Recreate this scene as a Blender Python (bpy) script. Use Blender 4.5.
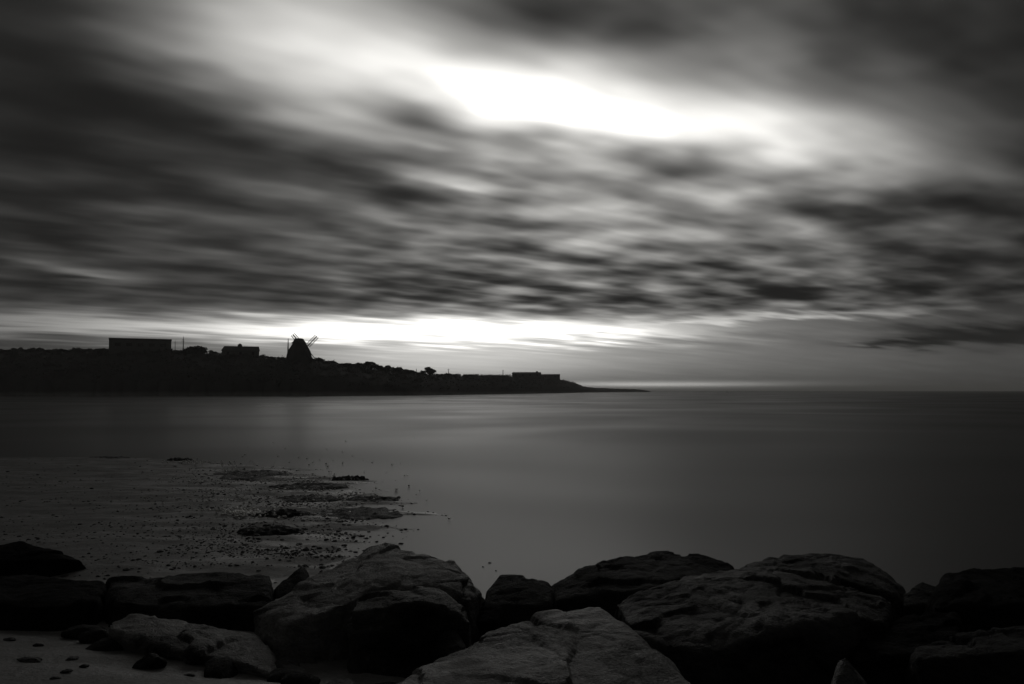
import bpy, bmesh, math, random
from mathutils import Vector, noise as mn

D = bpy.data
SC = bpy.context.scene
COL = SC.collection
for o in list(D.objects):
    D.objects.remove(o)

# ------------------------------------------------------------------ camera
W, H, F = 1024, 684, 796.0
CAM_Z = 2.2
PITCH = math.atan(48.5 / F)
cam = D.cameras.new('camera')
cam.sensor_width = 36.0
cam.lens = F / W * 36.0
cam.clip_start = 0.05
cam.clip_end = 60000
cam_o = D.objects.new('camera', cam)
COL.objects.link(cam_o)
cam_o.location = (0, 0, CAM_Z)
cam_o.rotation_euler = (math.pi / 2 + PITCH, 0, 0)
SC.camera = cam_o


def ray(px, py):
    a, b = (px - W / 2) / F, -(py - H / 2) / F
    c, s = math.cos(PITCH), math.sin(PITCH)
    return Vector((a, c - s * b, s + c * b))


def at(px, py, y):
    """world point seen at a photograph position, y metres ahead"""
    r = ray(px, py)
    return Vector((r.x / r.y * y, y, CAM_Z + r.z / r.y * y))


def azel(px, py):
    r = ray(px, py).normalized()
    return math.atan2(r.x, r.y), math.asin(r.z)


# ------------------------------------------------------------------ sky, sun, exposure
SUN_AZ, SUN_EL = azel(480, 105)
SKY_STRENGTH = 0.1
SUN_STRENGTH = 0.06
HAZE = 0.00027

world = D.worlds.new('World')
SC.world = world
world.use_nodes = True
wt = world.node_tree
wt.nodes.clear()


class G:
    """tiny expression helper over shader nodes"""
    def __init__(self, tree):
        self.t = tree

    def n(self, kind, **kw):
        x = self.t.nodes.new(kind)
        for k, v in kw.items():
            setattr(x, k, v)
        return x

    def put(self, sock, v):
        if hasattr(v, 'is_output'):
            self.t.links.new(v, sock)
        else:
            sock.default_value = v

    def m(self, op, a, b=None, c=None, clamp=False):
        x = self.n('ShaderNodeMath', operation=op, use_clamp=clamp)
        for i, v in enumerate((a, b, c)):
            if v is not None:
                self.put(x.inputs[i], v)
        return x.outputs[0]

    def add(self, a, b): return self.m('ADD', a, b)
    def sub(self, a, b): return self.m('SUBTRACT', a, b)
    def mul(self, a, b): return self.m('MULTIPLY', a, b)
    def div(self, a, b): return self.m('DIVIDE', a, b)

    def xyz(self, a, b, c=0.0):
        x = self.n('ShaderNodeCombineXYZ')
        for i, v in enumerate((a, b, c)):
            self.put(x.inputs[i], v)
        return x.outputs[0]

    def noise(self, vec, scale, detail=4.0, rough=0.5, dist=0.0, dims='3D'):
        x = self.n('ShaderNodeTexNoise', noise_dimensions=dims)
        self.put(x.inputs['Vector'], vec)
        x.inputs['Scale'].default_value = scale
        x.inputs['Detail'].default_value = detail
        x.inputs['Roughness'].default_value = rough
        x.inputs['Distortion'].default_value = dist
        return x.outputs[0]

    def smooth(self, v, a, b, lo=0.0, hi=1.0):
        x = self.n('ShaderNodeMapRange', interpolation_type='SMOOTHSTEP')
        self.put(x.inputs[0], v)
        for i, q in enumerate((a, b, lo, hi)):
            x.inputs[i + 1].default_value = q
        return x.outputs[0]


g = G(wt)
tc = g.n('ShaderNodeTexCoord')
sep = g.n('ShaderNodeSeparateXYZ')
wt.links.new(tc.outputs['Generated'], sep.inputs[0])
dx, dy, dz = sep.outputs
az = g.m('ARCTAN2', dx, dy)
el = g.m('ARCSINE', dz)
U, V = g.mul(az, 1000.0), g.mul(el, 1000.0)       # milliradians
# flat layer of cloud drifting towards the right-hand horizon
k = g.div(1.0, g.add(g.m('ABSOLUTE', dz), 0.07))
PX, PY = g.mul(dx, k), g.mul(dy, k)
WIND = math.radians(57)
along = g.add(g.mul(PX, math.sin(WIND)), g.mul(PY, math.cos(WIND)))
across = g.sub(g.mul(PX, math.cos(WIND)), g.mul(PY, math.sin(WIND)))
streak_v = g.xyz(g.mul(along, 1.3), g.mul(across, 2.6), 3.7)
fine_v = g.xyz(g.mul(along, 1.25), g.mul(across, 4.4), 1.3)
clump_v = g.xyz(g.mul(along, 2.7), g.mul(across, 3.8), 8.1)
n_str = g.noise(streak_v, 1.0, 2.0, 0.45)
n_fin = g.noise(fine_v, 1.0, 2.0, 0.5)
n_clu = g.noise(clump_v, 1.0, 2.0, 0.4)
# soft bending of the large forms along the drift
el_damp = g.smooth(V, 20.0, 260.0, 0.12, 1.0)
Vb = g.add(V, g.add(g.mul(g.sub(n_str, 0.5), 22.0), g.mul(g.sub(n_fin, 0.5), 26.0)))
Uw = g.add(U, g.mul(g.mul(g.sub(n_clu, 0.5), el_damp), 110.0))
Vw = g.add(V, g.mul(g.mul(g.sub(n_str, 0.5), el_damp), 90.0))


def blob(cx, cy, sx, sy, rot, amp, warp=True):
    """soft cloud bank or gap: centre given as a photograph position"""
    a, e = azel(cx, cy)
    u = g.sub(Uw if warp else U, a * 1000)
    v = g.sub(Vw if warp is True else Vb if warp == 'band' else V, e * 1000)
    c, s = math.cos(math.radians(rot)), math.sin(math.radians(rot))
    # rot > 0 falls towards the right
    p = g.div(g.sub(g.mul(u, c), g.mul(v, s)), sx * 1.2)
    q = g.div(g.add(g.mul(u, s), g.mul(v, c)), sy * 1.2)
    r2 = g.add(g.mul(p, p), g.mul(q, q))
    return g.mul(g.m('EXPONENT', g.mul(r2, -0.5)), amp)


def total(items):
    r = items[0]
    for x in items[1:]:
        r = g.add(r, x)
    return r


forms = [
    # the big opening high up
    blob(560, 98, 100, 29, 9, 0.57),
    blob(710, 120, 110, 30, 9, 0.45),
    blob(280, 30, 115, 46, 12, 0.36),
    blob(340, -10, 120, 40, 6, 0.14),
    blob(250, 72, 85, 20, 14, 0.20),
    blob(410, 75, 85, 34, 12, 0.22),
    blob(840, 142, 90, 24, 9, 0.32),
    blob(520, 15, 60, 18, 8, -0.09),
    # dark banks
    blob(30, 100, 120, 120, 6, -0.12),
    blob(270, 152, 150, 18, 12, -0.08),
    blob(420, 142, 50, 14, 6, -0.14),
    blob(780, 45, 140, 24, 12, 0.05),
    blob(1020, 160, 95, 130, 0, -0.10),
    blob(600, 180, 140, 18, 4, 0.15),
    # bright rows in the cloud under it
    blob(490, 186, 55, 6, 6, 0.17),
    blob(630, 228, 130, 24, 5, 0.13),
    blob(830, 250, 130, 30, 3, 0.10),
    blob(400, 225, 150, 30, 4, 0.03),
    # band along the horizon
    blob(430, 330, 165, 9, 0, 0.72, 'band'),
    blob(570, 334, 75, 5, 0, 0.32, 'band'),
    blob(110, 326, 130, 8, 0, 0.26, 'band'),
    blob(430, 360, 150, 24, 0, 0.34, False),
    blob(770, 317, 100, 2.6, -1, 0.28, 'band'),
    blob(90, 272, 40, 5, 5, 0.2),
    blob(660, 385, 90, 2.4, 0, 0.5, False),
    blob(760, 352, 250, 28, 0, 0.13, False),
    blob(560, 293, 330, 9, 0, -0.06),
    # low dark bank on the right
    blob(985, 335, 58, 7, 0, -0.18, 'band'),
    blob(890, 342, 30, 3, 0, -0.14, 'band'),
]
shape = total(forms)
# texture strength: strong in the broken rows, calm above the horizon and in the opening
rows = g.mul(g.smooth(Vb, 74.0, 100.0, 0.0, 1.0), g.smooth(V, 180.0, 330.0, 1.0, 0.85))
side = g.smooth(g.m('ABSOLUTE', g.sub(U, 170.0)), 140.0, 560.0, 0.88, 0.30)
tex = g.add(g.mul(g.sub(n_fin, 0.5), 0.40), g.add(g.mul(g.sub(n_str, 0.5), 0.40), g.mul(g.sub(n_clu, 0.5), 0.72)))
tex = g.mul(tex, g.mul(g.mul(rows, side), 1.05))
calm = g.mul(g.sub(n_fin, 0.5), g.mul(g.sub(1.0, g.smooth(V, 62.0, 100.0)), 0.07))
front = g.smooth(g.m('COSINE', az), -0.2, 0.95, 0.25, 0.265)
lum = g.m('SMOOTH_MAX', total([front, shape, tex, calm]), 0.13, 0.12)
lum = g.m('POWER', lum, 2.2)
sky = g.n('ShaderNodeTexSky', sky_type='NISHITA', sun_disc=False)
sky.sun_elevation = SUN_EL
sky.sun_rotation = SUN_AZ
sky.air_density, sky.dust_density, sky.ozone_density = 1.0, 2.0, 1.0
bw = g.n('ShaderNodeRGBToBW')
wt.links.new(sky.outputs[0], bw.inputs[0])
lit = g.add(g.mul(bw.outputs[0], 0.25), 7.5)       # the sky light that gets through the cloud
val = g.mul(lum, lit)
tint = g.n('ShaderNodeCombineColor')
g.put(tint.inputs[0], val)
g.put(tint.inputs[1], g.mul(val, 0.985))
g.put(tint.inputs[2], g.mul(val, 0.945))
bg = g.n('ShaderNodeBackground')
wt.links.new(tint.outputs[0], bg.inputs[0])
bg.inputs[1].default_value = SKY_STRENGTH
wo = g.n('ShaderNodeOutputWorld')
wt.links.new(bg.outputs[0], wo.inputs[0])

sun = D.lights.new('sun', 'SUN')
sun.energy = SUN_STRENGTH
sun.angle = math.radians(28)
sun.color = (1.0, 0.985, 0.95)
sun_o = D.objects.new('sun', sun)
COL.objects.link(sun_o)
sd = Vector((math.sin(SUN_AZ) * math.cos(SUN_EL), math.cos(SUN_AZ) * math.cos(SUN_EL), math.sin(SUN_EL)))
sun_o.rotation_euler = sd.to_track_quat('Z', 'Y').to_euler()
sun_o.location = (0, 0, 60)

vs = SC.view_settings
vs.view_transform = 'Standard'
vs.look = 'None'
vs.exposure = 0.0
vs.gamma = 1.0
vs.use_curve_mapping = False
SC.render.engine = 'CYCLES'
SC.cycles.use_denoising = True
SC.cycles.max_bounces = 5
SC.cycles.diffuse_bounces = 3
SC.cycles.glossy_bounces = 3
SC.cycles.sample_clamp_indirect = 4.0
SC.cycles.caustics_reflective = False

random.seed(11)


# ------------------------------------------------------------------ helpers
def mat(name, build):
    m = D.materials.new(name)
    m.use_nodes = True
    t = m.node_tree
    b = t.nodes['Principled BSDF']
    build(G(t), b, t)
    return m


def grey(v):
    return (v, v * 0.985, v * 0.95, 1.0)


def ramp(gg, fac, stops):
    r = gg.n('ShaderNodeValToRGB')
    gg.put(r.inputs[0], fac)
    e = r.color_ramp.elements
    while len(e) < len(stops):
        e.new(0.5)
    for q, (p, v) in zip(e, stops):
        q.position = p
        q.color = grey(v)
    return r.outputs[0]


def bump(gg, b, height, strength, dist):
    x = gg.n('ShaderNodeBump')
    x.inputs['Strength'].default_value = strength
    x.inputs['Distance'].default_value = dist
    gg.put(x.inputs['Height'], height)
    gg.t.links.new(x.outputs[0], b.inputs['Normal'])
    return x


def objcoord(gg):
    return gg.n('ShaderNodeTexCoord').outputs['Object']


def worldpos(gg):
    return gg.n('ShaderNodeNewGeometry').outputs['Position']


def plain(v, rough=0.8, var=0.25, scale=1.5):
    def f(gg, b, t):
        n = gg.noise(objcoord(gg), scale, 5.0, 0.6)
        t.links.new(ramp(gg, n, [(0.3, v * (1 - var)), (0.7, v * (1 + var))]), b.inputs['Base Color'])
        b.inputs['Roughness'].default_value = rough
    return f


def rock_mat(lo, hi, rough, spec=0.5, wet=0.35):
    def f(gg, b, t):
        p = worldpos(gg)
        big = gg.noise(p, 2.3, 6.0, 0.6, 0.4)
        grain = gg.noise(p, 75.0, 4.0, 0.7)
        sp = gg.n('ShaderNodeMapping')
        t.links.new(p, sp.inputs[0])
        sp.inputs['Rotation'].default_value = (0.35, 0.5, 0.3)
        sp.inputs['Scale'].default_value = (5, 7, 26)
        vein = gg.noise(sp.outputs[0], 1.0, 5.0, 0.6, 0.8)
        mixv = gg.add(gg.mul(big, 0.42), gg.add(gg.mul(grain, 0.36), gg.mul(vein, 0.22)))
        base = ramp(gg, mixv, [(0.36, lo), (0.50, lo + (hi - lo) * 0.4), (0.66, hi)])
        # lichen spots and patches of black weed
        vor = gg.n('ShaderNodeTexVoronoi')
        t.links.new(p, vor.inputs['Vector'])
        vor.inputs['Scale'].default_value = 17.0
        spots = gg.mul(gg.smooth(gg.add(vor.outputs['Distance'], gg.mul(gg.sub(grain, 0.5), 0.5)), 0.12, 0.26, 1.0, 0.0), gg.smooth(big, 0.5, 0.62))
        m1 = gg.n('ShaderNodeMix', data_type='RGBA')
        gg.put(m1.inputs[0], gg.mul(spots, 0.55))
        t.links.new(base, m1.inputs[6])
        m1.inputs[7].default_value = grey(min(0.4, hi * 1.6))
        weed = gg.smooth(gg.add(gg.noise(p, 0.95, 4.0, 0.6, 0.3), gg.mul(gg.sub(grain, 0.5), 0.25)), 0.46, 0.60)
        m2 = gg.n('ShaderNodeMix', data_type='RGBA')
        gg.put(m2.inputs[0], weed)
        t.links.new(m1.outputs[2], m2.inputs[6])
        m2.inputs[7].default_value = grey(lo * wet)
        t.links.new(m2.outputs[2], b.inputs['Base Color'])
        t.links.new(gg.smooth(mixv, 0.35, 0.65, rough - 0.15, rough + 0.15), b.inputs['Roughness'])
        h = gg.add(gg.mul(vein, 0.6), gg.add(gg.mul(grain, 0.45), gg.mul(gg.noise(p, 14.0, 6.0, 0.7), 1.0)))
        gg.put(b.inputs['Specular IOR Level'], gg.mul(gg.sub(1.0, gg.mul(weed, 0.5)), spec))
        bump(gg, b, h, 1.0, 0.05)
    return f


M = {}
M['rock'] = mat('weathered granite', rock_mat(0.03, 0.25, 0.56))
M['rock_mid'] = mat('grey boulder stone', rock_mat(0.010, 0.07, 0.62, 0.3))
M['rock_dark'] = mat('shade darkened stone', rock_mat(0.006, 0.028, 0.75, 0.2))  # dimmer copy of the rock, shade painted into its colour
M['rock_black'] = mat('shade blackened stone', rock_mat(0.003, 0.012, 0.85, 0.08))  # blackest copy of the rock, corner darkening painted into its colour
M['weed'] = mat('wet seaweed', rock_mat(0.006, 0.03, 0.6, 0.3))
M['pebble'] = mat('wet pebble', rock_mat(0.015, 0.06, 0.5))
M['pale'] = mat('glint painted pebble', plain(0.6, 0.18, 0.25))  # bright colour stands in for wet glints
M['foliage'] = mat('dark foliage', plain(0.05, 0.8))
M['bark'] = mat('bark', plain(0.06, 0.9))
M['scrub'] = mat('scrub', plain(0.05, 0.9))
M['wall'] = mat('dull render wall', plain(0.10, 0.8, 0.12, 0.4))
M['roofing'] = mat('slate', plain(0.05, 0.7, 0.2, 0.8))
M['timber'] = mat('tarred timber', plain(0.05, 0.8, 0.2, 1.0))
M['metal'] = mat('dull metal', plain(0.10, 0.5))
M['glass'] = mat('dark glass', plain(0.02, 0.2))
M['hull'] = mat('painted hull', plain(0.08, 0.4))


def headland_mat(gg, b, t):
    p = worldpos(gg)
    n = gg.noise(p, 0.12, 6.0, 0.65)
    z = gg.n('ShaderNodeSeparateXYZ')
    t.links.new(p, z.inputs[0])
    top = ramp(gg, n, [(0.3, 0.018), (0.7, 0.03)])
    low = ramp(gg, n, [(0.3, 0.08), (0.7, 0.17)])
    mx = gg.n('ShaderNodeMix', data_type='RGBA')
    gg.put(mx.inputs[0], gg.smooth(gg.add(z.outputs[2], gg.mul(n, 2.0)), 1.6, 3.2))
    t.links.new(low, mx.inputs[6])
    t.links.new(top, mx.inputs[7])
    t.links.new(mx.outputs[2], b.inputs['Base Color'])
    b.inputs['Roughness'].default_value = 0.9


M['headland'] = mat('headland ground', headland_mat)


def water_mat(gg, b, t):
    p = worldpos(gg)
    mp = gg.n('ShaderNodeMapping')
    t.links.new(p, mp.inputs[0])
    mp.inputs['Rotation'].default_value = (0, 0, 0.32)
    mp.inputs['Scale'].default_value = (0.045, 0.05, 1)
    slick = gg.noise(mp.outputs[0], 1.0, 2.0, 0.4, 0.6)
    b.inputs['Base Color'].default_value = grey(0.035)
    sp = gg.n('ShaderNodeSeparateXYZ')
    t.links.new(p, sp.inputs[0])
    # sheen painted on the water under the headland: less diffuse, slightly smoother
    rx = gg.div(gg.add(sp.outputs[0], gg.mul(sp.outputs[1], 0.26)), gg.add(gg.mul(sp.outputs[1], 0.16), 1.0))
    ry = gg.div(gg.sub(gg.m('LOGARITHM', gg.m('MAXIMUM', sp.outputs[1], 1.0), math.e), math.log(95)), 0.55)
    sheen = gg.m('EXPONENT', gg.mul(gg.add(gg.mul(rx, rx), gg.mul(ry, ry)), -0.5))
    t.links.new(gg.add(gg.smooth(slick, 0.32, 0.66, 0.30, 0.40), gg.mul(sheen, -0.03)), b.inputs['Roughness'])
    b.inputs['IOR'].default_value = 1.33
    b.inputs['Specular IOR Level'].default_value = 0.42
    

    # suspended silt and chop between the mirror-like facets
    df = gg.n('ShaderNodeBsdfDiffuse')
    df.inputs[0].default_value = grey(0.10)
    mx = gg.n('ShaderNodeMixShader')
    n2 = gg.noise(mp.outputs[0], 0.6, 2.0, 0.5, 1.0)
    gg.put(mx.inputs[0], gg.m('SUBTRACT', gg.smooth(n2, 0.3, 0.7, 0.34, 0.52), gg.mul(sheen, 0.55), clamp=True))
    t.links.new(b.outputs[0], mx.inputs[1])
    t.links.new(df.outputs[0], mx.inputs[2])
    t.links.new(mx.outputs[0], t.nodes['Material Output'].inputs[0])


M['water'] = mat('long exposure sea', water_mat)


def sand_mat(gg, b, t):
    p = worldpos(gg)
    mp = gg.n('ShaderNodeMapping')
    t.links.new(p, mp.inputs[0])
    mp.inputs['Scale'].default_value = (1.0, 2.6, 1)
    n = gg.noise(mp.outputs[0], 0.9, 6.0, 0.62, 0.5)
    gr = gg.noise(p, 42.0, 4.0, 0.7)
    sp = gg.noise(p, 9.0, 4.0, 0.7)
    v = gg.add(gg.mul(n, 0.5), gg.add(gg.mul(gr, 0.25), gg.mul(sp, 0.25)))
    t.links.new(ramp(gg, v, [(0.36, 0.035), (0.5, 0.10), (0.64, 0.19)]), b.inputs['Base Color'])
    t.links.new(gg.smooth(n, 0.35, 0.65, 0.38, 0.75), b.inputs['Roughness'])
    bump(gg, b, gg.add(gg.mul(gr, 0.4), gg.mul(sp, 1.0)), 0.8, 0.02)


M['sand'] = mat('wet sand', sand_mat)


def link(name, me, material=None, parent=None, smooth=False):
    o = D.objects.new(name, me)
    COL.objects.link(o)
    if material:
        me.materials.clear()
        me.materials.append(material)
    if smooth:
        me.polygons.foreach_set('use_smooth', [True] * len(me.polygons))
    if parent:
        o.parent = parent
    return o


def bm_obj(name, bm, material, parent=None, smooth=False):
    me = D.meshes.new(name)
    bm.to_mesh(me)
    bm.free()
    return link(name, me, material, parent, smooth)


def data_obj(name, verts, faces, material, parent=None, smooth=False):
    me = D.meshes.new(name)
    me.from_pydata([tuple(v) for v in verts], [], faces)
    me.update()
    return link(name, me, material, parent, smooth)


def tag(o, label=None, cat=None, group=None, kind=None):
    if label: o['label'] = label
    if cat: o['category'] = cat
    if group: o['group'] = group
    if kind: o['kind'] = kind
    return o


def thing(name, label, cat, loc, rz=0.0, group=None):
    o = D.objects.new(name, None)
    o.empty_display_size = 0.2
    COL.objects.link(o)
    o.location = loc
    o.rotation_euler = (0, 0, rz)
    return tag(o, label, cat, group)


def copy_tree(o, parent=None):
    c = o.copy()
    COL.objects.link(c)
    c.parent = parent
    for ch in list(o.children):
        copy_tree(ch, c)
    return c


def box(bm, x0, x1, y0, y1, z0, z1):
    v = [bm.verts.new((x, y, z)) for z in (z0, z1) for y in (y0, y1) for x in (x0, x1)]
    for f in ((0, 2, 3, 1), (4, 5, 7, 6), (0, 1, 5, 4), (2, 6, 7, 3), (0, 4, 6, 2), (1, 3, 7, 5)):
        bm.faces.new([v[i] for i in f])


def tube(bm, pts, radii, n=8):
    rings = []
    for i, p in enumerate(pts):
        p = Vector(p)
        d = (Vector(pts[min(i + 1, len(pts) - 1)]) - Vector(pts[max(i - 1, 0)])).normalized()
        a = d.orthogonal().normalized()
        b = d.cross(a)
        rings.append([bm.verts.new(p + (a * math.cos(q) + b * math.sin(q)) * radii[i])
                      for q in [2 * math.pi * j / n for j in range(n)]])
    for r0, r1 in zip(rings, rings[1:]):
        for j in range(n):
            bm.faces.new((r0[j], r0[(j + 1) % n], r1[(j + 1) % n], r1[j]))
    bm.faces.new(list(reversed(rings[0])))
    bm.faces.new(rings[-1])


def lerp_tab(tab, x):
    if x <= tab[0][0]:
        return tab[0][1]
    for (a, va), (b, vb) in zip(tab, tab[1:]):
        if x <= b:
            f = (x - a) / (b - a)
            return va + (vb - va) * f
    return tab[-1][1]


def fbm(p, oct=4, s=1.0):
    r, a = 0.0, 0.5
    q = Vector(p) * s
    for i in range(oct):
        r += a * mn.noise(q)
        q = q * 2.07 + Vector((3.1, 1.7, 5.3))
        a *= 0.5
    return r


def sstep(a, b, x):
    t = min(1, max(0, (x - a) / (b - a)))
    return t * t * (3 - 2 * t)


# ------------------------------------------------------------------ sea
sea_y = [-6, 0, 3, 6, 8, 10, 14, 20, 30, 50, 90, 160, 300, 600, 1200, 2500, 5200]
sea_x = [-5400, -3000, -1000, -300, -100, -40, -15, 0, 15, 40, 100, 300, 1000, 3000, 5400]
vv = [(x, y, 0) for y in sea_y for x in sea_x]
nx = len(sea_x)
ff = [(j * nx + i, j * nx + i + 1, (j + 1) * nx + i + 1, (j + 1) * nx + i) for j in range(len(sea_y) - 1) for i in range(nx - 1)]
tag(data_obj('sea', vv, ff, M['water']), 'smooth grey sea blurred by a long exposure', 'sea', kind='structure')

# ------------------------------------------------------------------ beach: sand between the boulders and a pebbly tidal flat
FLAT = [(9.0, -1.0), (10.3, -2.0), (12.0, -1.9), (14.7, -2.2), (17.0, -3.2), (20.7, -5.0), (23.5, -7.0), (26.0, -12.0), (27.5, -30.0)]


def ground(x, y):
    # signed distance-like measure inside the flat
    xr = lerp_tab(FLAT, y)
    inside = min((xr - x) * 0.5, (27.0 - y) * 0.9)
    tide = max(-0.5, min(0.055, inside * 0.035))
    n = fbm((x * 0.35, y * 1.1, 0.0), 5) * 0.07 + fbm((x * 1.6, y * 3.0, 7.0), 3) * 0.035
    n *= max(0.25, 1 - max(0, inside - 1.0) * 0.06)
    left = sstep(3.0, -2.5, x)
    start = 7.4 + 1.7 * left
    rise = max(0.0, start - y) * 0.155
    shore = -0.35 - 0.1 * max(0, y - start)
    z = max(tide + n, -0.5)
    base = z if y > start else max(z, -0.05) if x < 0 else z
    return base + rise + (0.02 * fbm((x * 3, y * 3, 2), 3) if rise > 0 else 0)


gx = [(-34 + i * 0.35) for i in range(60)] + [(-13 + i * 0.11) for i in range(200)] + [9 + i * 0.5 for i in range(14)]
gy = [1.2 + i * 0.12 for i in range(70)] + [9.6 + i * 0.10 for i in range(190)]
gx.sort()
vv = [(x, y, ground(x, y)) for y in gy for x in gx]
nx = len(gx)
ff = [(j * nx + i, j * nx + i + 1, (j + 1) * nx + i + 1, (j + 1) * nx + i) for j in range(len(gy) - 1) for i in range(nx - 1)]
tag(data_obj('beach', vv, ff, M['sand'], smooth=True), 'wet sandy beach with a low tidal flat running into the sea', 'beach', kind='structure')

# ------------------------------------------------------------------ headland
SHORE = [(-900, 300), (300, 300), (420, 350), (470, 430), (520, 530), (575, 760), (610, 980), (650, 1150)]
CREST = [(-900, 352), (0, 352), (100, 352), (180, 352), (260, 358), (320, 361), (345, 366), (380, 371), (420, 374.5),
         (480, 376), (540, 377.5), (562, 380), (576, 383.2), (584, 386.5), (592, 387.8), (615, 388.6), (640, 389.4), (650, 390.9)]


def crest_y(px):
    return lerp_tab(SHORE, px) + lerp_tab([(-900, 45), (420, 40), (560, 30), (650, 12)], px)


cols = [-900 + i * 20 for i in range(40)] + [-100 + i * 2.5 for i in range(301)]
rows_t = [-0.06, 0.0, 0.04, 0.09, 0.16, 0.25, 0.36, 0.5, 0.65, 0.8, 0.92, 1.0, 1.15, 1.5, 2.2, 3.5]
vv = []


def head_z(px, t):
    cz = max(0.2, at(px, lerp_tab(CREST, px), crest_y(px)).z)
    prof = lerp_tab([(-0.06, -0.5 / cz), (0, -0.02), (0.04, min(0.1, .5 / cz)), (0.09, 0.16), (0.16, 0.34), (0.25, 0.47), (0.36, 0.6), (0.5, 0.72),
                     (0.65, 0.83), (0.8, 0.93), (0.92, 0.985), (1.0, 1.0), (1.15, 0.97), (1.5, 0.8), (2.2, 0.45), (3.5, -0.1)], t)
    return cz * prof


def head_p(px, t):
    y0, y1 = lerp_tab(SHORE, px), crest_y(px)
    y = y0 + (y1 - y0) * t
    z = head_z(px, t)
    p = at(px, 390, y)
    p.z = z + (fbm((p.x * 0.12, y * 0.12, 0), 4) * min(1.4, max(0, z) * 0.35) if 0 < t < 2 else 0)
    if 0 <= t < 0.1:
        p.y += fbm((px * 0.09, 5, t * 3), 3) * 9
    return p


for px in cols:
    for t in rows_t:
        vv.append(head_p(px, t))
nr = len(rows_t)
ff = [(i * nr + j, (i + 1) * nr + j, (i + 1) * nr + j + 1, i * nr + j + 1) for i in range(len(cols) - 1) for j in range(nr - 1)]
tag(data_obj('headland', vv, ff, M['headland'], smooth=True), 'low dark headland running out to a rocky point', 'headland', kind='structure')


def leaf_cloud(bm, centres, per, size, rnd):
    for c, r in centres:
        for _ in range(per):
            while True:
                d = Vector((rnd.uniform(-1, 1), rnd.uniform(-1, 1), rnd.uniform(-1, 1)))
                if d.length < 1:
                    break
            p = Vector(c) + Vector((d.x * r[0], d.y * r[1], d.z * r[2]))
            a = Vector((rnd.gauss(0, 1), rnd.gauss(0, 1), rnd.gauss(0, 1))).normalized()
            b = a.orthogonal().normalized()
            s = size * rnd.uniform(0.6, 1.3)
            c2 = a.cross(b)
            vs_ = [bm.verts.new(p + b * s), bm.verts.new(p + c2 * s * 0.6), bm.verts.new(p - b * s), bm.verts.new(p - c2 * s * 0.6)]
            bm.faces.new(vs_)


# scrub that clothes the slope: one uncountable mass
rnd = random.Random(5)
bm = bmesh.new()
for _ in range(2600):
    px = rnd.uniform(-160, 575)
    t = rnd.uniform(0.12, 1.12)
    p = head_p(px, t)
    r = rnd.uniform(0.6, 1.3)
    if px > 430: r *= 0.8
    leaf_cloud(bm, [(p + Vector((0, 0, r * 0.35)), (r * 1.5, r * 1.2, r * 0.75))], 16, 0.34, rnd)
tag(bm_obj('scrub', bm, M['scrub']), 'dark scrub covering the slope of the headland', 'scrub', kind='stuff')


# trees
def make_tree(seed, wide, tall):
    """unit tree: crown 1 m wide and about tall m high, its foot at the origin"""
    r = random.Random(seed)
    root = D.objects.new('tree', None)
    root.empty_display_size = 0.2
    COL.objects.link(root)
    bm = bmesh.new()
    tips = []
    tube(bm, [(0, 0, -0.1), (0.01, 0, tall * 0.35), (0.03, 0.01, tall * 0.7)], [0.045, 0.035, 0.015], 6)
    for i in range(6):
        a = r.uniform(0, 6.28)
        l = r.uniform(0.18, 0.34)
        z0 = tall * r.uniform(0.1, 0.5)
        e = (math.cos(a) * l, math.sin(a) * l, z0 + tall * r.uniform(0.12, 0.3))
        tube(bm, [(0.01, 0, z0), (e[0] * .5, e[1] * .5, z0 + 0.04), e], [0.022, 0.015, 0.007], 5)
        tips.append(e)
    bm_obj('trunk', bm, M['bark'], root)
    bm = bmesh.new()
    cs = []
    for i in range(24):
        while True:
            d = Vector((r.uniform(-1, 1), r.uniform(-1, 1), r.uniform(-1, 1)))
            if 0.35 < d.length < 1:
                break
        sz = r.uniform(0.10, 0.19)
        cs.append(((d.x * 0.36, d.y * 0.36, tall * (0.50 + d.z * 0.36)), (sz, sz, sz * 0.85)))
    leaf_cloud(bm, cs, 120, 0.046, r)
    bm_obj('crown', bm, M['foliage'], root)
    return root


kinds = [make_tree(20 + i, 1.0, h) for i, h in enumerate((0.75, 0.9, 0.65, 1.05))]
first = [True] * 4


def tree(px, top, wpx, label, kind, group=None, depth=0.0, name='tree'):
    y = crest_y(px) + depth
    tallk = (0.75, 0.9, 0.65, 1.05)[kind]
    src = kinds[kind]
    if first[kind]:
        first[kind] = False
        o = src
    else:
        o = copy_tree(src)
    t = at(px, top, y)
    s = wpx / F * y
    gz = head_p(px, 1.0).z - 0.4
    h = max(0.8, t.z - gz)
    o.location = (t.x, y, gz)
    o.scale = (s, s, h / tallk)
    o.rotation_euler = (0, 0, random.uniform(0, 6.28))
    tag(o, label, 'tree', group)
    return o


rr = random.Random(8)
GT = 'low trees in a row along the left crest of the headland'
x = -70.0
while x < 107:
    tp = 348.2 + 2.0 * fbm((x * 0.07, 3, 0), 2) * 2 + rr.uniform(-0.9, 1.0)
    tree(x, tp, rr.uniform(9, 14), 'low dark tree in the even tree line left of the flat-roofed building', rr.randrange(4), GT, rr.uniform(-6, 8))
    x += rr.uniform(4.2, 6.5)
tree(197, 345, 26, 'broad dome-shaped dark tree between the slim mast and the chimneyed house', 2)
tree(184, 348.8, 14, 'small round tree at the foot of the slim mast', 0, None, -4)
tree(176, 350, 11, 'low bushy tree against the right end of the flat-roofed building', 0, None, -5)
tree(213, 349.6, 11, 'small low tree touching the left wall of the chimneyed house', 3)
tree(264, 354.6, 12, 'small bushy tree just right of the chimneyed house', 0)
tree(273, 356.2, 10, 'low flat bush-like tree midway between chimneyed house and windmill', 2)
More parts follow.
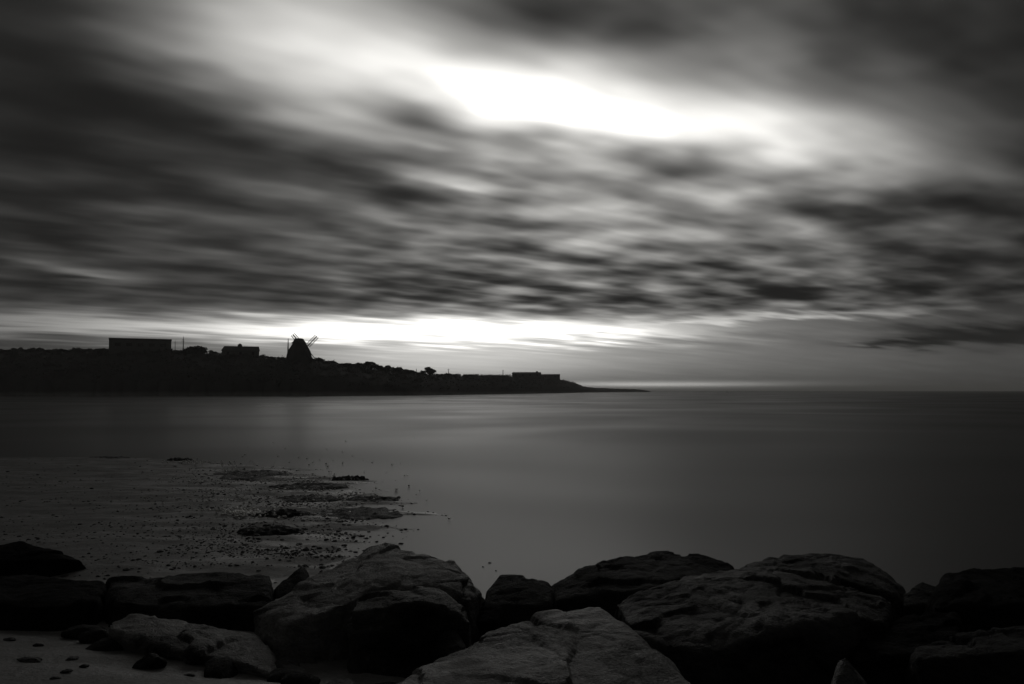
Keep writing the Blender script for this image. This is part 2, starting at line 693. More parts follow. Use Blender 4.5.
tree(281, 357.2, 10, 'low tree close by the left foot of the windmill', 1)
tree(317, 357.6, 16, 'small tree at the right foot of the windmill', 0)
tree(328, 360.6, 18, 'low wide tree downhill from the windmill', 2)
tree(345, 362.8, 20, 'flat-topped low tree halfway between the windmill and the tall clump', 2)
tree(360, 362.8, 19, 'rounded tree forming the left side of the tall clump', 0)
tree(368, 360.8, 21, 'tallest tree of the clump on the falling crest right of the windmill', 1)
tree(377, 363, 18, 'shorter tree leaning out of the right side of the tall clump', 3)
tree(386, 364.4, 14, 'ragged narrow tree standing apart right of the tall clump', 3)
tree(399, 367.2, 19, 'rounded low tree between the ragged tree and the lone tree', 0)
tree(409, 369.4, 19, 'wide low tree just left of the short post', 2)
tree(429, 366.2, 15, 'lone bushy tree standing above the end of the hedge', 1)
tree(421, 370.6, 9, 'small tree crowding the left side of the lone bushy tree', 0)


tree(336, 362.6, 15, 'small round tree squeezed between the wide low tree and the flat-topped one', 0)
tree(352, 364.0, 13, 'small bushy tree filling the dip before the tall clump', 3)
tree(393, 366.6, 12, 'small dense tree filling the gap right of the ragged narrow tree', 1)

# ------------------------------------------------------------------ buildings on the headland
def scale_at(px, depth=0):
    return (crest_y(px) + depth) / F


# flat-roofed building
Y = crest_y(140) - 3
p0, p1 = at(109.5, 338.5, Y), at(172, 339.5, Y)
b0 = thing('flat_roofed_building', 'large box-like flat-roofed building standing clear above the tree line', 'building', ((p0.x + p1.x) / 2, Y, head_p(140, 1).z - 1.5), -math.atan2((p0.x + p1.x) / 2, Y))
hw, top = (p1.x - p0.x) / 2 * math.cos(b0.rotation_euler.z), p0.z - b0.location.z
bm = bmesh.new(); box(bm, -hw, hw, 0, 12, 0, top - 0.75); bm_obj('wall', bm, M['wall'], b0)
bm = bmesh.new(); box(bm, -hw - 0.12, hw + 0.12, -0.12, 12.12, top - 0.747, top - 0.45)
bm_obj('roof', bm, M['roofing'], b0)
bm = bmesh.new()
for q in ((-hw - .1, hw + .1, -.1, .15), (-hw - .1, hw + .1, 11.85, 12.1), (-hw - .1, -hw + .15, .155, 11.845), (hw - .15, hw + .1, .155, 11.845)):
    box(bm, q[0], q[1], q[2], q[3], top - 0.447, top)
bm_obj('parapet', bm, M['roofing'], b0)
for i in range(5):
    x0 = -hw + 2.2 + i * (2 * hw - 4.4 - 2.2) / 4
    bm = bmesh.new(); box(bm, x0, x0 + 2.2, -0.05, 0.05, top - 3.4, top - 2.0)
    w_ = bm_obj('window', bm, M['glass'], b0)
    bm = bmesh.new(); box(bm, x0 - .1, x0 + 2.3, -0.12, -0.002, top - 3.55, top - 3.403)
    bm_obj('sill', bm, M['wall'], w_)

# masts
def mast(px, top, wpx, label, h_below=4.0, name='mast', rungs=True):
    y = crest_y(px) + 2
    t = at(px, top, y)
    gz = head_p(px, 1).z - 0.6
    o = thing(name, label, name.replace('_', ' '), (t.x, y, gz))
    h = t.z - gz
    bm = bmesh.new()
    r = wpx / 2 / F * y
    tube(bm, [(0, 0, 0), (0, 0, h * 0.55), (0, 0, h)], [r, r * 0.8, r * 0.35], 8)
    bm_obj('pole', bm, M['metal'], o)
    return o, h, r


o, h, r = mast(183.5, 336.5, 1.2, 'slim mast with short cross arms right of the flat-roofed building')
for z, l in ((0.72, 0.7), (0.8, 0.5)):
    bm = bmesh.new(); box(bm, -l, l, -0.08 - r, -r + 0.05, h * z, h * z + 0.14); bm_obj('cross_arm', bm, M['metal'], o)
o, h, r = mast(175.3, 340.5, 0.7, 'very thin pole beside the right end of the flat-roofed building', name='thin_pole')
bm = bmesh.new(); box(bm, -.3, .3, -0.08 - r, -r + 0.05, h - 1.0, h - 0.9); bm_obj('cross_arm', bm, M['metal'], o)
o, h, r = mast(288.2, 338.5, 1.7, 'pointed slim post rising just left of the windmill tower', name='pointed_post')
o, h, r = mast(416.3, 368.6, 1.0, 'short post left of the lone bushy tree', name='short_post')
o, h, r = mast(448.5, 368.6, 0.8, 'thin utility pole above the left part of the hedge', name='utility_pole')
bm = bmesh.new(); box(bm, -.6, .6, -0.08 - r, -r + 0.05, h - 0.8, h - 0.6); bm_obj('cross_arm', bm, M['timber'], o)
o, h, r = mast(503, 369.8, 0.8, 'thin utility pole left of the long low house', name='utility_pole')
bm = bmesh.new(); box(bm, -.6, .6, -0.08 - r, -r + 0.05, h - 0.8, h - 0.6); bm_obj('cross_arm', bm, M['timber'], o)

# house with chimney
def house(x0, x1, ytop, yeave, label, pxc, depth, chimney=None, hip=2.0, dep=9.0, nwin=3, cat='house'):
    y = crest_y(pxc) + depth
    a, b = at(x0, ytop, y), at(x1, ytop, y)
    gz = head_p(pxc, 1).z - 1.2
    th = math.atan2((a.x + b.x) / 2, y)
    o = thing('house', label, cat, ((a.x + b.x) / 2, y, gz), -th)
    hw = (b.x - a.x) / 2 * math.cos(th)
    top = a.z - gz
    ev = at(x0, yeave, y).z - gz
    bm = bmesh.new(); box(bm, -hw, hw, 0, dep, 0, ev); bm_obj('wall', bm, M['wall'], o)
    bm = bmesh.new()
    e = 0.25
    z0 = ev + 0.003
    lo = [(-hw - e, -e, z0), (hw + e, -e, z0), (hw + e, dep + e, z0), (-hw - e, dep + e, z0)]
    ri = [(-hw + hip, dep * 0.42, top), (hw - hip * .1, dep * 0.42, top), (hw - hip * .1, dep * 0.58, top), (-hw + hip, dep * 0.58, top)]
    v = [bm.verts.new(p) for p in lo + ri]
    for f in ((3, 2, 1, 0), (4, 5, 6, 7), (0, 1, 5, 4), (1, 2, 6, 5), (2, 3, 7, 6), (3, 0, 4, 7)):
        bm.faces.new([v[i] for i in f])
    rf = bm_obj('roof', bm, M['roofing'], o)
    if chimney:
        c = at(chimney[0], chimney[1], y)
        cx = c.x - o.location.x
        w = chimney[2] / 2 / F * y
        bm = bmesh.new(); box(bm, cx - w, cx + w, dep * .5 - w, dep * .5 + w, ev, c.z - gz)
        box(bm, cx - w * .5, cx + w * .5, dep * .5 - w * .5, dep * .5 + w * .5, c.z - gz + .002, c.z - gz + 0.35)
        bm_obj('chimney', bm, M['wall'], rf)
    for i in range(nwin):
        wx = -hw + 2 * hw * (i + 0.5) / nwin
        bm = bmesh.new(); box(bm, wx - .5, wx + .5, -0.05, 0.05, ev - 1.9, ev - 0.6)
        bm_obj('window', bm, M['glass'], o)
    return o


house(222, 259.5, 345.8, 350.5, 'wide house with a low roof and a stubby chimney on its ridge', 240, 0, (240, 343.9, 4.2), 0.9)
house(512, 541, 372.0, 373.4, 'long low house standing on the flat end of the headland', 525, -6, (537, 371.4, 2.4), 0.6, nwin=4)
house(540.2, 560, 374.0, 375.0, 'small low outbuilding at the seaward end of the long low house', 551, -6, None, 0.3, nwin=2, cat='outbuilding')

# clipped hedges
def hedge(x0, x1, top, label):
    pts = []
    bm = bmesh.new()
    r = random.Random(int(x0))
    n = int((x1 - x0) / 1.2)
    for i in range(n):
        px = x0 + (x1 - x0) * (i + 0.5) / n
        y = crest_y(px) - 5
        t = at(px, top + r.uniform(0.0, 0.25), y)
        gz = head_p(px, 0.9).z - .3
        hh = max(0.6, (t.z - gz) / 2)
        s = 0.62 / F * y
        leaf_cloud(bm, [((t.x, y, gz + hh), (s * 1.25, 0.8, hh * 0.98))], 90, 0.2, r)
    o = bm_obj('hedge', bm, M['foliage'])
    return tag(o, label, 'hedge', 'flat-topped hedges along the headland')


hedge(436, 461, 373.6, 'flat-topped hedge running right from the lone bushy tree')
hedge(463, 479, 373.9, 'shortest hedge in the middle of the hedge row')
hedge(480.5, 511, 374.2, 'flat-topped hedge ending at the long low house')

# windmill
MY = crest_y(300) - 4
s = MY / F
base = at(299, 362, MY)
mill = thing('windmill', 'windmill with tapering tower and crossed lattice sails on the headland crest', 'windmill', (base.x, MY, base.z - 1.0), -math.atan2(base.x, MY))
mz = mill.location.z


def zpx(y):
    return at(300, y, MY).z - mz


prof = [(364, 14.3), (358, 13.5), (352, 12.2), (348.5, 10.2), (343.4, 6.8)]
bm = bmesh.new()
rings = []
for yy, w in prof:
    rad = w * s
    rings.append([bm.verts.new((math.cos(a) * rad, math.sin(a) * rad, zpx(yy))) for a in [math.pi / 8 + math.pi / 4 * i for i in range(8)]])
for r0, r1 in zip(rings, rings[1:]):
    for j in range(8):
        bm.faces.new((r0[j], r0[(j + 1) % 8], r1[(j + 1) % 8], r1[j]))
bm.faces.new(rings[-1])
bm_obj('tower', bm, M['timber'], mill)
bm = bmesh.new()
capp = [(343.4, 7.4), (342.9, 7.3), (341.4, 5.8), (340.0, 5.0), (338.8, 4.3), (338.3, 2.5)]
rings = []
for yy, w in capp:
    rad = w * s
    rings.append([bm.verts.new((math.cos(a) * rad - 0.3 * s, math.sin(a) * rad * 1.2, zpx(yy))) for a in [math.pi / 6 * i for i in range(12)]])
for r0, r1 in zip(rings, rings[1:]):
    for j in range(12):
        bm.faces.new((r0[j], r0[(j + 1) % 12], r1[(j + 1) % 12], r1[j]))
bm.faces.new(rings[-1])
bm_obj('cap', bm, M['roofing'], mill)
bm = bmesh.new()
box(bm, -0.8, 0.8, -12.4 * s, -12.25 * s, 0.4, 2.6)
bm_obj('door', bm, M['timber'], mill)
hubp = Vector((5.2 * s, -13.4 * s, zpx(349.6)))
bm = bmesh.new()
tube(bm, [hubp + Vector((0, 4.5, 0)), hubp + Vector((0, -0.3, 0))], [0.4, 0.4], 10)
bm_obj('shaft', bm, M['timber'], mill)
R = 17.2 * s
for kq, (ang, rl) in enumerate(((48, 1.0), (129, 1.06), (228, 1.0), (309, 1.0))):
    a = math.radians(ang)
    dv = Vector((math.cos(a), 0, math.sin(a)))
    nv = Vector((-math.sin(a), 0, math.cos(a)))
    L = R * rl
    bm = bmesh.new()

    def bar(p, q, w):
        tube(bm, [p, q], [w, w], 4)
    bar(hubp, hubp + dv * L, 0.27)
    bw_ = 0.85
    for sgn in (-1, 1):
        bar(hubp + dv * L * .28 + nv * bw_ * sgn, hubp + dv * L + nv * bw_ * sgn, 0.16)
    nb = 9
    for i in range(nb + 1):
        q = hubp + dv * L * (0.28 + 0.72 * i / nb)
        bar(q - nv * bw_, q + nv * bw_, 0.085)
    bm_obj('sail', bm, M['timber'], mill)

# distant marker buoy far out
by = 1000
bp = at(727, 390.5, by)
buoy = thing('marker_buoy', 'tiny dark marker buoy alone on the sea near the horizon', 'buoy', (bp.x, by, 0))
bm = bmesh.new(); tube(bm, [(0, 0, -0.4), (0, 0, 0.5), (0, 0, 0.9)], [1.0, 1.1, 0.5], 12); bm_obj('float', bm, M['hull'], buoy)
bm = bmesh.new(); tube(bm, [(0, 0, 0.9), (0, 0, 2.2)], [0.35, 0.2], 8); bm_obj('tower', bm, M['hull'], buoy)


# ------------------------------------------------------------------ boulders
def remesh_hulls(hulls, voxel, smooth_it):
    bm = bmesh.new()
    for pts in hulls:
        b2 = bmesh.new()
        for p in pts:
            b2.verts.new(p)
        res = bmesh.ops.convex_hull(b2, input=b2.verts)
        junk = [e for e in res['geom_interior'] + res['geom_unused'] if isinstance(e, bmesh.types.BMVert)]
        bmesh.ops.delete(b2, geom=list(set(junk)), context='VERTS')
        me = D.meshes.new('tmp')
        b2.to_mesh(me)
        b2.free()
        bm.from_mesh(me)
        D.meshes.remove(me)
    me = D.meshes.new('hull')
    bm.to_mesh(me)
    bm.free()
    o = D.objects.new('hull', me)
    COL.objects.link(o)
    md = o.modifiers.new('r', 'REMESH')
    md.mode = 'VOXEL'
    md.voxel_size = voxel
    ms = o.modifiers.new('s', 'SMOOTH')
    ms.factor = 0.5
    ms.iterations = smooth_it
    dg = bpy.context.evaluated_depsgraph_get()
    out = D.meshes.new_from_object(o.evaluated_get(dg))
    D.objects.remove(o)
    D.meshes.remove(me)
    return out


def rough_up(me, seed, amp, scale):
    off = Vector((seed * 3.17, seed * 1.71, seed * 5.23))
    big_ = max(max(v.co[i] for v in me.vertices) - min(v.co[i] for v in me.vertices) for i in (0, 1))
    if big_ < 0.75:
        scale *= 1.9
        amp *= 0.55
    nrm = [v.normal.copy() for v in me.vertices]
    for v, n in zip(me.vertices, nrm):
        p = v.co + off
        warp = Vector((mn.noise(p * 2.1), mn.noise(p * 2.1 + Vector((9, 2, 4))), mn.noise(p * 2.1 + Vector((3, 8, 1))))) * 0.22
        d = fbm(p, 3, 1.6 * scale) * 1.3
        # chipped facets with open joints between them
        q = (p + warp) * 2.4 * scale
        q.z *= 1.5
        dist, cells = mn.voronoi(q)
        c = cells[0]
        tilt = Vector((math.sin(c.x * 91.7), math.sin(c.y * 57.3), math.sin(c.z * 33.1)))
        d += (q - c).dot(tilt) * 0.75 + math.sin(c.x * 13.1 + c.y * 71.7) * 0.22
        crack = max(0.0, 1 - (dist[1] - dist[0]) / 0.07)
        d -= crack * 0.55 * max(0, mn.noise(p * 1.3) + 0.35)
        rdg = 1 - abs(mn.noise(p * 5.5 * scale + warp * 6)) * 2
        d -= max(0, rdg - 0.74) * 1.1
        d += fbm(p, 5, 9.0 * scale) * 0.55
        lay = mn.noise(Vector((p.x * 1.5, p.y * 2.0, p.z * 14 + p.x * 4)))
        d += lay * 0.22
        v.co += n * d * amp


def boulder(label, hulls, material, seed, voxel=0.025, amp=0.05, smooth_it=4, base=0.1, scale=1.0, back=0.35, name='boulder', spread=0.25, cat='boulder'):
    """hulls: list of (ridge points, front-edge points), each point = photo x, photo y, metres ahead"""
    out = []
    for ridge, front in hulls:
        pts = []
        rp = [at(*q) for q in ridge]
        fp = [at(*q) for q in front]
        pts += rp + fp
        for p in rp:
            bz = min(base, p.z - 0.2)
            pts.append(Vector((p.x, p.y + back, bz)))
            if not fp:
                pts.append(Vector((p.x, p.y - spread, bz)))
        for p in fp:
            bz = min(base, p.z - 0.2)
            pts.append(Vector((p.x, p.y - spread, bz)))
        out.append(pts)
    me = remesh_hulls(out, voxel, smooth_it)
    rough_up(me, seed, amp * 0.72, scale)
    c = Vector((0, 0, 0))
    for v in me.vertices:
        c += v.co
    c /= len(me.vertices)
    zmin = min(v.co.z for v in me.vertices)
    c.z = zmin
    for v in me.vertices:
        v.co -= c
    me.update()
    o = link(name, me, material, smooth=True)
    o.location = c
    return tag(o, label, cat)


boulder('black low boulder on the far left lying apart on the beach',
        [([(-30, 552, 9.9), (0, 543, 10.0), (20, 540, 10.0), (46, 549, 9.9), (82, 560, 9.6)], [(-20, 558, 9.4), (50, 560, 9.4)])],
        M['rock_black'], 1, 0.03, 0.045, back=0.3, spread=0.1, base=0.02)
boulder('black flat-topped boulder at the left edge, beneath the low boulder on the beach',
        [([(-60, 572, 6.6), (0, 575, 6.6), (60, 577, 6.5), (104, 580, 6.4)], [(-60, 600, 5.55), (30, 606, 5.45), (100, 600, 5.55)])],
        M['rock_black'], 2, 0.03, 0.05, base=0.2, spread=0.35)
boulder('long dark flat-topped boulder left of the wedge-shaped stone',
        [([(108, 578, 6.5), (180, 578, 6.6), (240, 580, 6.5), (258, 574, 6.5), (272, 572, 6.4)], [(112, 600, 5.6), (200, 606, 5.5), (268, 602, 5.6)])],
        M['rock_dark'], 3, 0.03, 0.045, base=0.2, spread=0.3)
boulder('small wedge-shaped stone leaning against the left flank of the great central boulder',
        [([(274, 588, 6.2), (298, 567, 6.4), (305, 565, 6.5), (310, 575, 6.4)], [(276, 598, 6.0), (306, 592, 6.0)])],
        M['rock_dark'], 4, 0.02, 0.015, base=0.3, back=.2, spread=.1, smooth_it=3)
boulder('boulder low on the left with a pale flat top and a black undercut front',
        [([(106, 620, 4.95), (130, 612, 5.05), (180, 618, 5.0), (250, 630, 4.8), (268, 645, 4.6), (279, 668, 4.35)],
          [(110, 630, 4.75), (150, 645, 4.5), (200, 652, 4.4), (246, 662, 4.25), (276, 676, 4.2)])],
        M['rock'], 5, 0.02, 0.045, base=0.45, spread=-0.12, back=.25)
boulder('great central boulder with a peaked top and a long lit slope on its left',
        [([(345, 561, 5.8), (366, 546, 6.0), (385, 540, 6.05), (400, 543, 6.0), (250, 611, 5.1)], [(284, 626, 4.7), (320, 613, 4.75), (362, 592, 5.0), (400, 580, 5.2)]),
         ([(385, 545, 6.0), (430, 556, 5.9), (456, 559, 5.8), (484, 592, 5.6)], [(380, 590, 5.15), (420, 585, 5.2), (470, 600, 5.2)])],
        M['rock'], 6, 0.022, 0.05, base=0.2)
boulder('blocky boulder with a steep dark face set against the front of the central peak',
        [([(352, 598, 4.8), (366, 590, 4.85), (440, 591, 4.85), (466, 606, 4.8)], [(352, 612, 4.55), (400, 604, 4.55), (440, 603, 4.55), (470, 622, 4.55)])],
        M['rock_mid'], 7, 0.02, 0.045, base=0.35, spread=0.15)
boulder('small rounded stone wedged in the crevice left of the pale foreground slab',
        [([(432, 648, 4.45), (442, 631, 4.5), (455, 628, 4.5), (466, 645, 4.45)], [(436, 655, 4.3), (460, 655, 4.3)])],
        M['rock_mid'], 8, 0.015, 0.02, base=0.5, back=.15, spread=.05)
boulder('small dark boulder with a blunt tip between the central peak and the rounded back boulder',
        [([(486, 590, 6.3), (500, 572, 6.5), (514, 576, 6.5), (548, 579, 6.5), (556, 590, 6.4)], [(488, 605, 6.0), (550, 602, 6.0)])],
        M['rock_dark'], 9, 0.025, 0.035, base=0.2)
boulder('broad dark rounded boulder at the back in the middle, beside the sea',
        [([(546, 590, 6.9), (580, 568, 7.2), (612, 557, 7.4), (650, 552, 7.5), (700, 555, 7.5), (735, 566, 7.3)], [(560, 600, 6.4), (640, 585, 6.5), (720, 582, 6.5)])],
        M['rock_dark'], 10, 0.03, 0.05, base=0.1)
boulder('pale grey slab-like boulder filling the middle of the foreground',
        [([(452, 648, 3.85), (520, 619, 4.15), (560, 608, 4.3), (600, 604, 4.35), (618, 617, 4.2), (630, 633, 4.05)],
          [(375, 692, 3.2), (480, 700, 3.1), (600, 705, 3.05), (700, 690, 3.2), (665, 656, 3.75)])],
        M['rock'], 11, 0.016, 0.03, base=0.5, spread=0.1)
boulder('dark domed boulder behind the large sloping boulder on the right, its top against the sea',
        [([(738, 566, 6.5), (765, 556, 6.7), (820, 552, 6.8), (868, 556, 6.7), (887, 570, 6.5), (906, 588, 6.3)], [(742, 578, 6.1), (830, 579, 6.0), (892, 596, 5.9)])],
        M['rock_mid'], 12, 0.025, 0.045, base=0.2)
boulder('large sloping boulder right of the pale slab with a broken lower edge',
        [([(614, 602, 5.4), (680, 575, 5.9), (740, 567, 6.1), (830, 575, 5.95), (888, 596, 5.6)], [(634, 634, 4.7), (700, 652, 4.5), (770, 634, 4.7), (850, 614, 4.95), (890, 622, 5.0)])],
        M['rock_mid'], 13, 0.022, 0.055, base=0.3, spread=0.12)
boulder('small dark stone in the gap between the domed boulder and the right-edge boulder',
        [([(904, 592, 6.0), (920, 581, 6.2), (937, 586, 6.1)], [(904, 605, 5.8), (936, 605, 5.8)])],
        M['rock_dark'], 14, 0.02, 0.03, base=0.3, back=.2, spread=.1)
boulder('black rounded boulder cut by the right edge, the upper of two',
        [([(932, 592, 5.7), (946, 574, 5.9), (975, 567, 6.0), (1030, 566, 6.0), (1080, 572, 5.9)], [(936, 608, 5.4), (1000, 604, 5.3), (1080, 605, 5.3)])],
        M['rock_black'], 15, 0.025, 0.045, base=0.3)
boulder('black boulder low at the right edge with a faintly lit top, the lower of two',
        [([(913, 646, 4.6), (932, 636, 4.75), (970, 631, 4.85), (1040, 624, 4.9), (1090, 628, 4.8)], [(918, 660, 4.4), (1000, 650, 4.3), (1080, 650, 4.3)])],
        M['rock_dark'], 16, 0.02, 0.04, base=0.3)
boulder('small pointed stone standing alone at the bottom right',
        [([(832, 680, 4.0), (839, 660, 4.1), (846, 655, 4.1), (857, 668, 4.05), (868, 684, 4.0)], [(828, 700, 3.85), (874, 700, 3.85)])],
        M['rock'], 17, 0.013, 0.02, base=0.5, back=.12, spread=.03, smooth_it=3)
boulder('small dark pointed stone on the sand in the bottom left corner',
        [([(-18, 668, 4.7), (4, 655, 4.75), (18, 650, 4.75), (40, 672, 4.65)], [(-10, 682, 4.5), (38, 678, 4.5)])],
        M['rock_dark'], 18, 0.015, 0.025, base=0.5, back=.15, spread=.05)
boulder('small stone at the bottom edge under the blocky boulder',
        [([(320, 686, 3.8), (335, 676, 3.9), (350, 677, 3.9), (362, 690, 3.8)], [(322, 700, 3.65), (360, 700, 3.65)])],
        M['rock_mid'], 19, 0.013, 0.02, base=0.5, back=.12, spread=.03)
boulder('black boulder filling the dark hollow between the pointed stone and right-edge boulders',
        [([(870, 625, 5.1), (910, 612, 5.3), (960, 612, 5.2)], [(850, 660, 4.6), (920, 655, 4.7), (960, 650, 4.6)])],
        M['rock_black'], 20, 0.02, 0.04, base=0.3, spread=.15)

boulder('black filler stone added to darken the cleft at the right foot of the central peak',  # filler added to cover a bright sliver and keep the cleft dark
        [([(462, 612, 5.7), (482, 600, 5.8), (500, 606, 5.7)], [(464, 625, 5.4), (498, 622, 5.4)])],
        M['rock_black'], 21, 0.02, 0.03, base=0.2, spread=.1)

# ------------------------------------------------------------------ low weed-covered rocks on the tidal flat
def reef(px, py, wpx, hpx, label, seed, depth=0.35):
    r = ray(px, py)
    y = CAM_Z / (-r.z) * r.y
    p = at(px, py, y)
    w = wpx / 2 / F * y
    h = hpx / F * y * 0.62
    depth *= 1.9
    w *= 1.15
    bm = bmesh.new()
    nu, nv = 56, 30
    rows_ = []
    for j in range(nv + 1):
        b = -1 + 2 * j / nv
        row = []
        for i in range(nu + 1):
            a = -1 + 2 * i / nu
            rr_ = (a * a + b * b) ** 0.5 * (1.25 + 0.5 * fbm((a * 1.5 + seed, b * 1.5, 0), 3)) + 0.22 * fbm((a * 5, b * 2.5, seed), 3)
            edge = 1 - rr_
            if edge > 0:
                z = h * (edge ** 0.6) * (0.75 + 0.9 * fbm((a * 4 + seed, b * 2, 1), 4)) + fbm((a * w * 7, b * w * depth * 9, seed), 4) * h * 1.3
            else:
                z = edge * 0.4
            if max(abs(a), abs(b)) > 0.99: z = min(z, -0.12)
            row.append(bm.verts.new((a * w, b * w * depth, max(z, -0.14))))
        rows_.append(row)
    for j in range(nv):
        for i in range(nu):
            bm.faces.new((rows_[j][i], rows_[j][i + 1], rows_[j + 1][i + 1], rows_[j + 1][i]))
    o = bm_obj('reef_rock', bm, M['weed'], None, True)
    o.location = (p.x, p.y, max(0.0, min(0.06, ground(p.x, p.y))))
    return tag(o, label, 'reef rock', 'low weed-covered rocks of the tidal flat')


reef(350, 480, 40, 8, 'low weedy rock with a raised hump at the far seaward end of the flat', 1)
reef(372, 500, 62, 4.5, 'long thin weedy rock reaching furthest into the open water', 2, .5)
reef(280, 517, 62, 9, 'darkest thick weedy rock nearest the pale glints of the flat', 3)
reef(270, 533, 70, 7, 'weedy rock lying closest to the boulders', 4)
reef(360, 514, 90, 4, 'very flat weedy rock in the shallow water in front of the long thin one', 5, .5)
reef(310, 487, 80, 4, 'flat weedy rock inland of the humped one', 6, .4)
reef(180, 460, 26, 4, 'small far weedy rock on the outer rim of the flat', 7)
reef(108, 459, 40, 2, 'barely raised weedy rock on the outer rim, further left', 8)
reef(240, 476, 90, 3, 'wide flat weedy rock in the middle of the flat behind the pale glints', 9, .5)
reef(310, 500, 70, 4, 'weedy rock between the thick one and the flat inland one', 10, .4)

# ------------------------------------------------------------------ pebbles
def pebble_bm(bm, p, r, rnd, sub=1):
    res = bmesh.ops.create_icosphere(bm, subdivisions=sub, radius=1.0)
    sx, sy, sz = r * rnd.uniform(.8, 1.4), r * rnd.uniform(.7, 1.1), r * rnd.uniform(.4, .75)
    q = rnd.uniform(0, 6.28)
    c, s_ = math.cos(q), math.sin(q)
    for v in res['verts']:
        k_ = 1 + 0.35 * mn.noise(v.co * 1.3 + Vector((p[0] * 7, p[1] * 5, 0)))
        a, b, z = v.co.x * sx * k_, v.co.y * sy * k_, v.co.z * sz * k_
        v.co = (p[0] + a * c - b * s_, p[1] + a * s_ + b * c, p[2] + z)


rp = random.Random(3)


def flat_spot(dense):
    while True:
        if dense:
            px, py = rp.gauss(300, 70), rp.uniform(470, 575)
        else:
            px, py = rp.uniform(-60, 420), rp.uniform(458, 585)
        r = ray(px, py)
        y = CAM_Z / (-r.z) * r.y
        p = at(px, py, y)
        gz = ground(p.x, p.y)
        if gz > -0.015:
            return p.x, p.y, max(gz, -0.01)


bm = bmesh.new()
n_peb = 0
while n_peb < 5200:
    x_, y_, z_ = flat_spot(n_peb % 3)
    # they lie in drifts along the tide lines
    if mn.noise(Vector((x_ * 0.5, y_ * 1.6, 4.0))) + 0.25 * mn.noise(Vector((x_ * 2, y_ * 5, 1.0))) < rp.uniform(-0.35, 0.35):
        continue
    n_peb += 1
    pebble_bm(bm, (x_, y_, z_), min(0.05, 0.009 + rp.expovariate(1 / 0.006)), rp)
tag(bm_obj('pebbles', bm, M['pebble'], None, True), 'countless small dark wet pebbles strewn over the tidal flat', 'pebbles', kind='stuff')
bm = bmesh.new()  # pale pebbles scattered to paint the glints on the flat
for i in range(800):
    px, py = (rp.gauss(247, 13), rp.gauss(516, 2.2)) if i % 2 else (rp.gauss(290, 60), rp.gauss(490, 18))
    if i % 9 == 0: px, py = rp.gauss(200, 20), rp.gauss(464, 2)
    r = ray(px, py)
    y = CAM_Z / (-r.z) * r.y
    p = at(px, py, y)
    pebble_bm(bm, (p.x, p.y, max(ground(p.x, p.y), 0.0) + .03), rp.uniform(0.012, 0.035), rp)
tag(bm_obj('glint_pebbles', bm, M['pale'], None, True), 'pale pebbles painted as wet glints between the weedy rocks', 'shingle', kind='stuff')

protos = []
for i in range(6):
    bm = bmesh.new()
    pebble_bm(bm, (0, 0, 0), 1.0, rp, 3)
    me = D.meshes.new('beach_stone')
    bm.to_mesh(me)
    bm.free()
    me.materials.append(M['pebble'])
    me.polygons.foreach_set('use_smooth', [True] * len(me.polygons))
    for v in me.vertices:
        v.co *= 1 + 0.18 * mn.noise(v.co * 3.0)
    protos.append(me)
for i in range(140):
    if i < 60:
        x_, y_, z_ = flat_spot(1)
    elif i < 100:
        px, py = rp.gauss(335, 32), rp.gauss(538, 14)
        r = ray(px, py); y_ = CAM_Z / (-r.z) * r.y; x_ = at(px, py, y_).x; z_ = max(0, ground(x_, y_))
    elif i < 103:
        px, py = rp.uniform(480, 500), rp.uniform(562, 578)
        r = ray(px, py); y_ = CAM_Z / (-r.z) * r.y; x_ = at(px, py, y_).x; z_ = max(0, ground(x_, y_))
    else:
        x_, y_, z_ = flat_spot(0)
    o = D.objects.new('beach_stone', protos[i % 6])
    COL.objects.link(o)
    q = rp.uniform(0.014, 0.034) if i < 100 or i >= 103 else rp.uniform(0.012, 0.018)
    o.location = (x_, y_, z_ + q * 0.15)
    o.scale = (q, q, q)
    o.rotation_euler = (0, 0, rp.uniform(0, 6.28))
    tag(o, 'fist-sized dark wet stone lying on the tidal flat', 'stone', 'loose stones on the tidal flat')
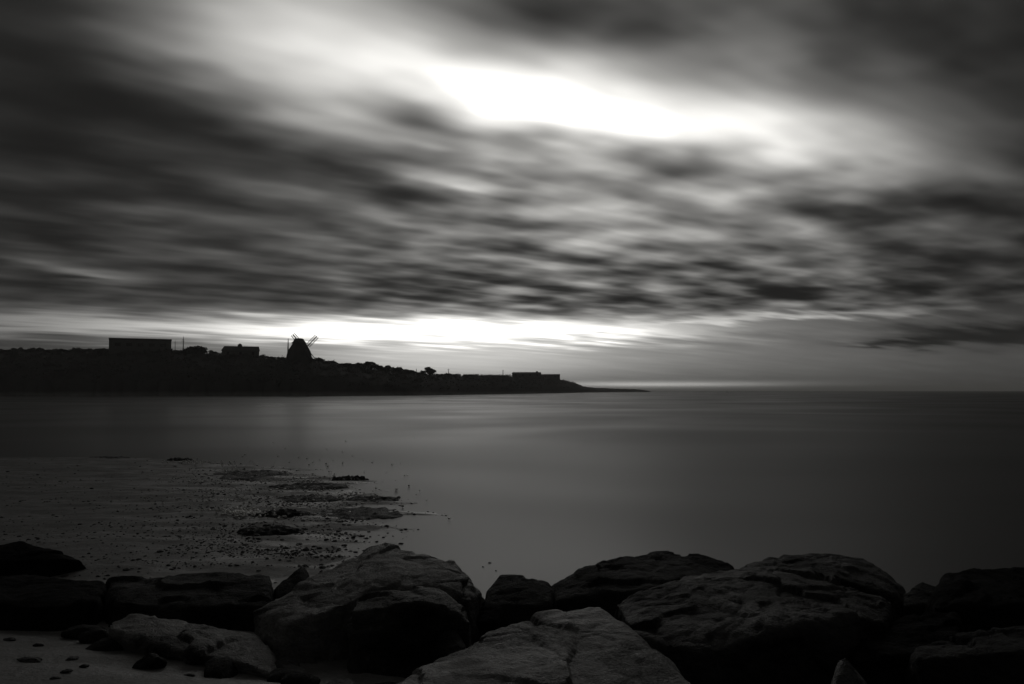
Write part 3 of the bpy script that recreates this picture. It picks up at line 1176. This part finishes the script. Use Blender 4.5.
for i, (px, py) in enumerate(((38, 646), (30, 661), (66, 672), (72, 660), (84, 667), (10, 640), (55, 680), (190, 676))):
    r = ray(px, py)
    y_ = 4.7
    for _ in range(12):
        p = at(px, py, y_)
        y_ += (ground(p.x, y_) - p.z) * -3.0 if abs(ground(p.x, y_) - p.z) > 0.002 else 0
        y_ = min(6.5, max(3.5, y_))
    p = at(px, py, y_)
    o = D.objects.new('beach_stone', protos[i % 6])
    COL.objects.link(o)
    q = rp.uniform(0.012, 0.03)
    o.location = (p.x, y_, ground(p.x, y_) + q * .2)
    o.scale = (q * 1.6, q, q)
    tag(o, 'small dark stone on the sand between the bottom left boulders', 'stone', 'small stones on the sand at bottom left')

# cobbles wedged at the feet of the boulders
for i, (px, py, y_) in enumerate(((98, 640, 5.0), (112, 646, 4.75), (88, 632, 5.2), (288, 672, 4.2), (300, 680, 4.1), (282, 655, 4.4),
                                 (150, 676, 4.3), (222, 678, 4.25), (386, 682, 3.9), (906, 672, 4.4), (884, 668, 4.4), (700, 664, 4.3))):
    p = at(px, py, y_)
    o = D.objects.new('cobble', protos[i % 6].copy())
    o.data.materials.clear()
    o.data.materials.append(M['rock_dark'])
    COL.objects.link(o)
    q = rp.uniform(0.05, 0.10)
    o.location = (p.x, y_, ground(p.x, y_) + q * .25)
    o.scale = (q * 1.4, q, q)
    o.rotation_euler = (rp.uniform(-.3, .3), rp.uniform(-.3, .3), rp.uniform(0, 6.28))
    tag(o, 'dark cobble wedged in the shadow at the foot of a boulder', 'cobble', 'cobbles at the feet of the boulders')

# ------------------------------------------------------------------ sea haze
bm = bmesh.new()
box(bm, -5600, 5600, -700, 5400, -1.6, 28)
hz = bm_obj('haze', bm, None)
hm = D.materials.new('haze')
hm.use_nodes = True
hm.node_tree.nodes.clear()
gh = G(hm.node_tree)
pv = gh.n('ShaderNodeVolumePrincipled')
pv.inputs['Color'].default_value = grey(0.95)
pv.inputs['Density'].default_value = HAZE
pv.inputs['Anisotropy'].default_value = 0.3
ho = gh.n('ShaderNodeOutputMaterial')
hm.node_tree.links.new(pv.outputs[0], ho.inputs['Volume'])
hz.data.materials.append(hm)
tag(hz, 'thin sea haze lying over the bay', 'haze', kind='stuff')
